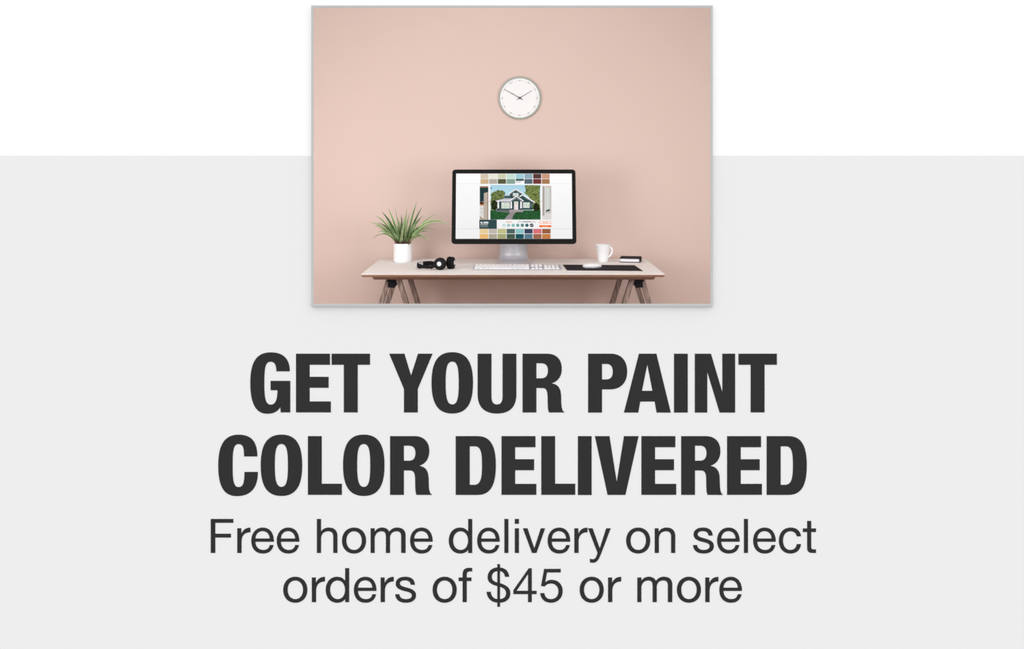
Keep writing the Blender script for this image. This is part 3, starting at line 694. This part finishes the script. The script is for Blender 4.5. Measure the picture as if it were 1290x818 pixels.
tips = [  # tip x, y in the enlarged view, droop (extra height of the arch), width
 (90, 200, .35, 1), (93, 250, .55, .9), (103, 320, .9, .55), (146, 264, .5, 1.1), (130, 150, .22, 1.1), (173, 122, .15, 1.3), (216, 92, .10, 1.4),
 (268, 85, .05, .6), (325, 120, .03, 1.1), (355, 95, .02, 1.2), (427, 45, .0, 1.5), (462, 88, .02, 1.1), (405, 130, .12, 1.1), (575, 130, .18, .8), (640, 212, .40, .3),
 (678, 230, .62, 1.3), (578, 247, .35, .6), (505, 262, .45, 1.1), (537, 350, 1.0, .9), (485, 303, .75, 1.1), (445, 238, .3, 1), (560, 200, .3, .8), (395, 320, .5, .8),
 (165, 205, .3, 1), (200, 180, .15, 1.2), (235, 150, .1, 1.3), (175, 235, .4, 1), (255, 240, .2, 1.2), (290, 160, .05, 1.2), (310, 190, .03, 1.2), (340, 150, .05, 1), (375, 120, .05, 1.1),
 (390, 175, .05, 1.2), (420, 190, .12, 1.2), (450, 175, .15, 1), (480, 210, .25, 1), (210, 255, .35, 1), (225, 300, .6, .9), (380, 235, .15, 1), (430, 265, .35, 1), (350, 220, .05, 1), (285, 230, .1, 1),
 (150, 290, .75, .8), (240, 205, .15, 1.1), (300, 260, .1, 1), (470, 320, .9, .8), (120, 225, .35, .8), (520, 195, .28, 1), (365, 265, .1, .9), (325, 250, .05, 1), (190, 215, .2, 1.1), (410, 215, .2, 1.1),
 (112, 222, .5, .8), (140, 200, .35, 1), (185, 272, .7, 1), (218, 225, .3, 1.2), (270, 205, .1, 1.1), (330, 175, .05, 1.1), (400, 155, .1, .8), (468, 150, .15, .9),
 (500, 225, .4, 1), (540, 240, .5, .8), (470, 262, .5, 1), (510, 325, .95, .8), (415, 300, .6, .9), (455, 240, .35, 1), (250, 280, .5, .9), (196, 148, .12, 1.1), (310, 140, .05, .9)]
fb = bmesh.new(); stb = bmesh.new()
rnd = random.Random(11)
pc0 = Vector((PX, PY_, TZ+.10))
for i, (tx_, ty_, dr, wf) in enumerate(tips):
    outx = (tx_-325)/350
    dY = rnd.uniform(-.13, .10)*(1-.4*abs(outx))
    if tx_ > 620: dY = -.20 if tx_ > 660 else .02
    if tx_ > 500 and tx_ < 620: dY = rnd.uniform(-.12, .04)
    px, py = Z4(tx_, ty_); tip = P(px, py, PY_+dY)
    base = pc0+Vector((max(-.030, min(.030, outx*.06+rnd.uniform(-.012, .012))), max(-.03, min(.03, dY*.25+rnd.uniform(-.01, .01))), -.004))
    span = (tip-base).length
    # control point above the chord so that the blade rises first and arches over
    ctrl = base.lerp(tip, .48)+Vector((0, 0, span*(.08+dr*.62)))
    ctrl.x = base.x+(ctrl.x-base.x)*.80
    n = 14; wd = .0058*wf
    rows = []
    for k in range(n+1):
        t = k/n; p = base*(1-t)**2+ctrl*2*t*(1-t)+tip*t*t
        tg = ((ctrl-base)*2*(1-t)+(tip-ctrl)*2*t).normalized()
        side = tg.cross(Vector((0, -1, .35)).normalized())
        if side.length < .15: side = Vector((1, 0, 0))
        side.normalize(); nn = side.cross(tg).normalized()
        if nn.y > 0: nn = -nn
        twist = Matrix.Rotation(.7*math.sin(i*2.1)+t*.9*math.sin(i*1.3), 3, tg)
        side = twist @ side
        ww = wd*(.50+1.1*t if t < .45 else 1.0*(1-((t-.45)/.55)**1.7))
        ww = max(ww, .0003)
        rows.append([fb.verts.new(p-side*ww+nn*ww*.35), fb.verts.new(p-side*ww*.5+nn*ww*.1), fb.verts.new(p), fb.verts.new(p+side*ww*.5+nn*ww*.1), fb.verts.new(p+side*ww+nn*ww*.35)])
    variety = i % 3
    for a2, b2 in zip(rows, rows[1:]):
        for k in range(4):
            f = fb.faces.new((a2[k], a2[k+1], b2[k+1], b2[k]))
            edge = k in (0, 3)
            f.material_index = (2 if (edge and variety != 2) else (1 if variety == 2 or (variety == 1 and k == 2) else 0))
    # red-brown sheath at the foot of each blade
    q1 = base+Vector((0, 0, -.004)); q3 = base.lerp(ctrl, .30)
    sweep(stb, [q1, base.lerp(ctrl, .11), q3], [.0050, .0052, .0030], 6)
link_mesh('foliage', fb, [M['leaf'], M['leaf_dark'], M['leaf_pale']], plant, smooth=True)
link_mesh('stems', stb, M['stem'], plant, smooth=True)['label'] = 'red-brown leaf bases above the pot rim'

# ------------------------------------------------------------------ wall clock
YCK = YW-.016
cc = P(654.75, 123.4, YCK); CR = 26.8*YCK/F
clock = thing('wall_clock', 'round white wall clock with thin grey-green rim above the desk', 'clock', (cc.x, YW, cc.z))
RY = Matrix.Translation(Vector((cc.x, YW, cc.z))) @ Matrix.Rotation(math.pi/2, 4, 'X')
bm = bmesh.new(); r = CR
lathe(bm, [(0, .0005), (r*.90, .0005), (r*.97, .003), (r, .008), (r, .013), (r*.99, .0155), (r*.94, .0165), (r*.928, .0155), (r*.928, .009), (0, .009)], 0, 0, 96, 0, RY)
link_mesh('rim', bm, M['rim'], clock, smooth=True)
bm = bmesh.new(); lathe(bm, [(r*.927, .0092), (r*.927, .0115), (0, .0115)], 0, 0, 96, 0, RY); dial = link_mesh('dial', bm, M['dial'], clock)
bm = bmesh.new(); pxm = YCK/F
for k in range(60):
    a_ = 2*math.pi*k/60; big = k % 5 == 0; rr = .66*pxm if big else (.42 if k % 5 in (1, 4) else .30)*pxm; R_c = 21.95*pxm
    ring = [bm.verts.new(RY @ Vector((R_c*math.sin(a_)+rr*math.cos(2*math.pi*j/12), R_c*math.cos(a_)+rr*math.sin(2*math.pi*j/12), .0117))) for j in range(12)]
    f = bm.faces.new(ring); f.material_index = 0 if big else 1
link_mesh('minute_marks', bm, [M['mark'], M['mark_light']], dial)
def hand(name, ang, length, tail, w_, z):
    bm = bmesh.new(); a_ = math.radians(ang); d_ = Vector((math.sin(a_), math.cos(a_), 0)); s = Vector((d_.y, -d_.x, 0))
    pr = [(-tail, w_*.9), (0, w_), (length, w_*.6)]
    L = [d_*l+s*ww for l, ww in pr]+[d_*l-s*ww for l, ww in pr[::-1]]
    hull8(bm, [RY @ (p*pxm+Vector((0, 0, z))) for p in L], [RY @ (p*pxm+Vector((0, 0, z+.0008))) for p in L])
    link_mesh(name, bm, M['mark'], clock)
hand('hour_hand', 59, 17.9, 4.0, .36, .0125); hand('minute_hand', 299.5, 21.6, 4.6, .38, .014)
bm = bmesh.new(); lathe(bm, [(1.25*pxm, .0115), (1.25*pxm, .0155), (.9*pxm, .0165), (0, .0165)], 0, 0, 20, 0, RY); link_mesh('hub', bm, M['mark'], clock)
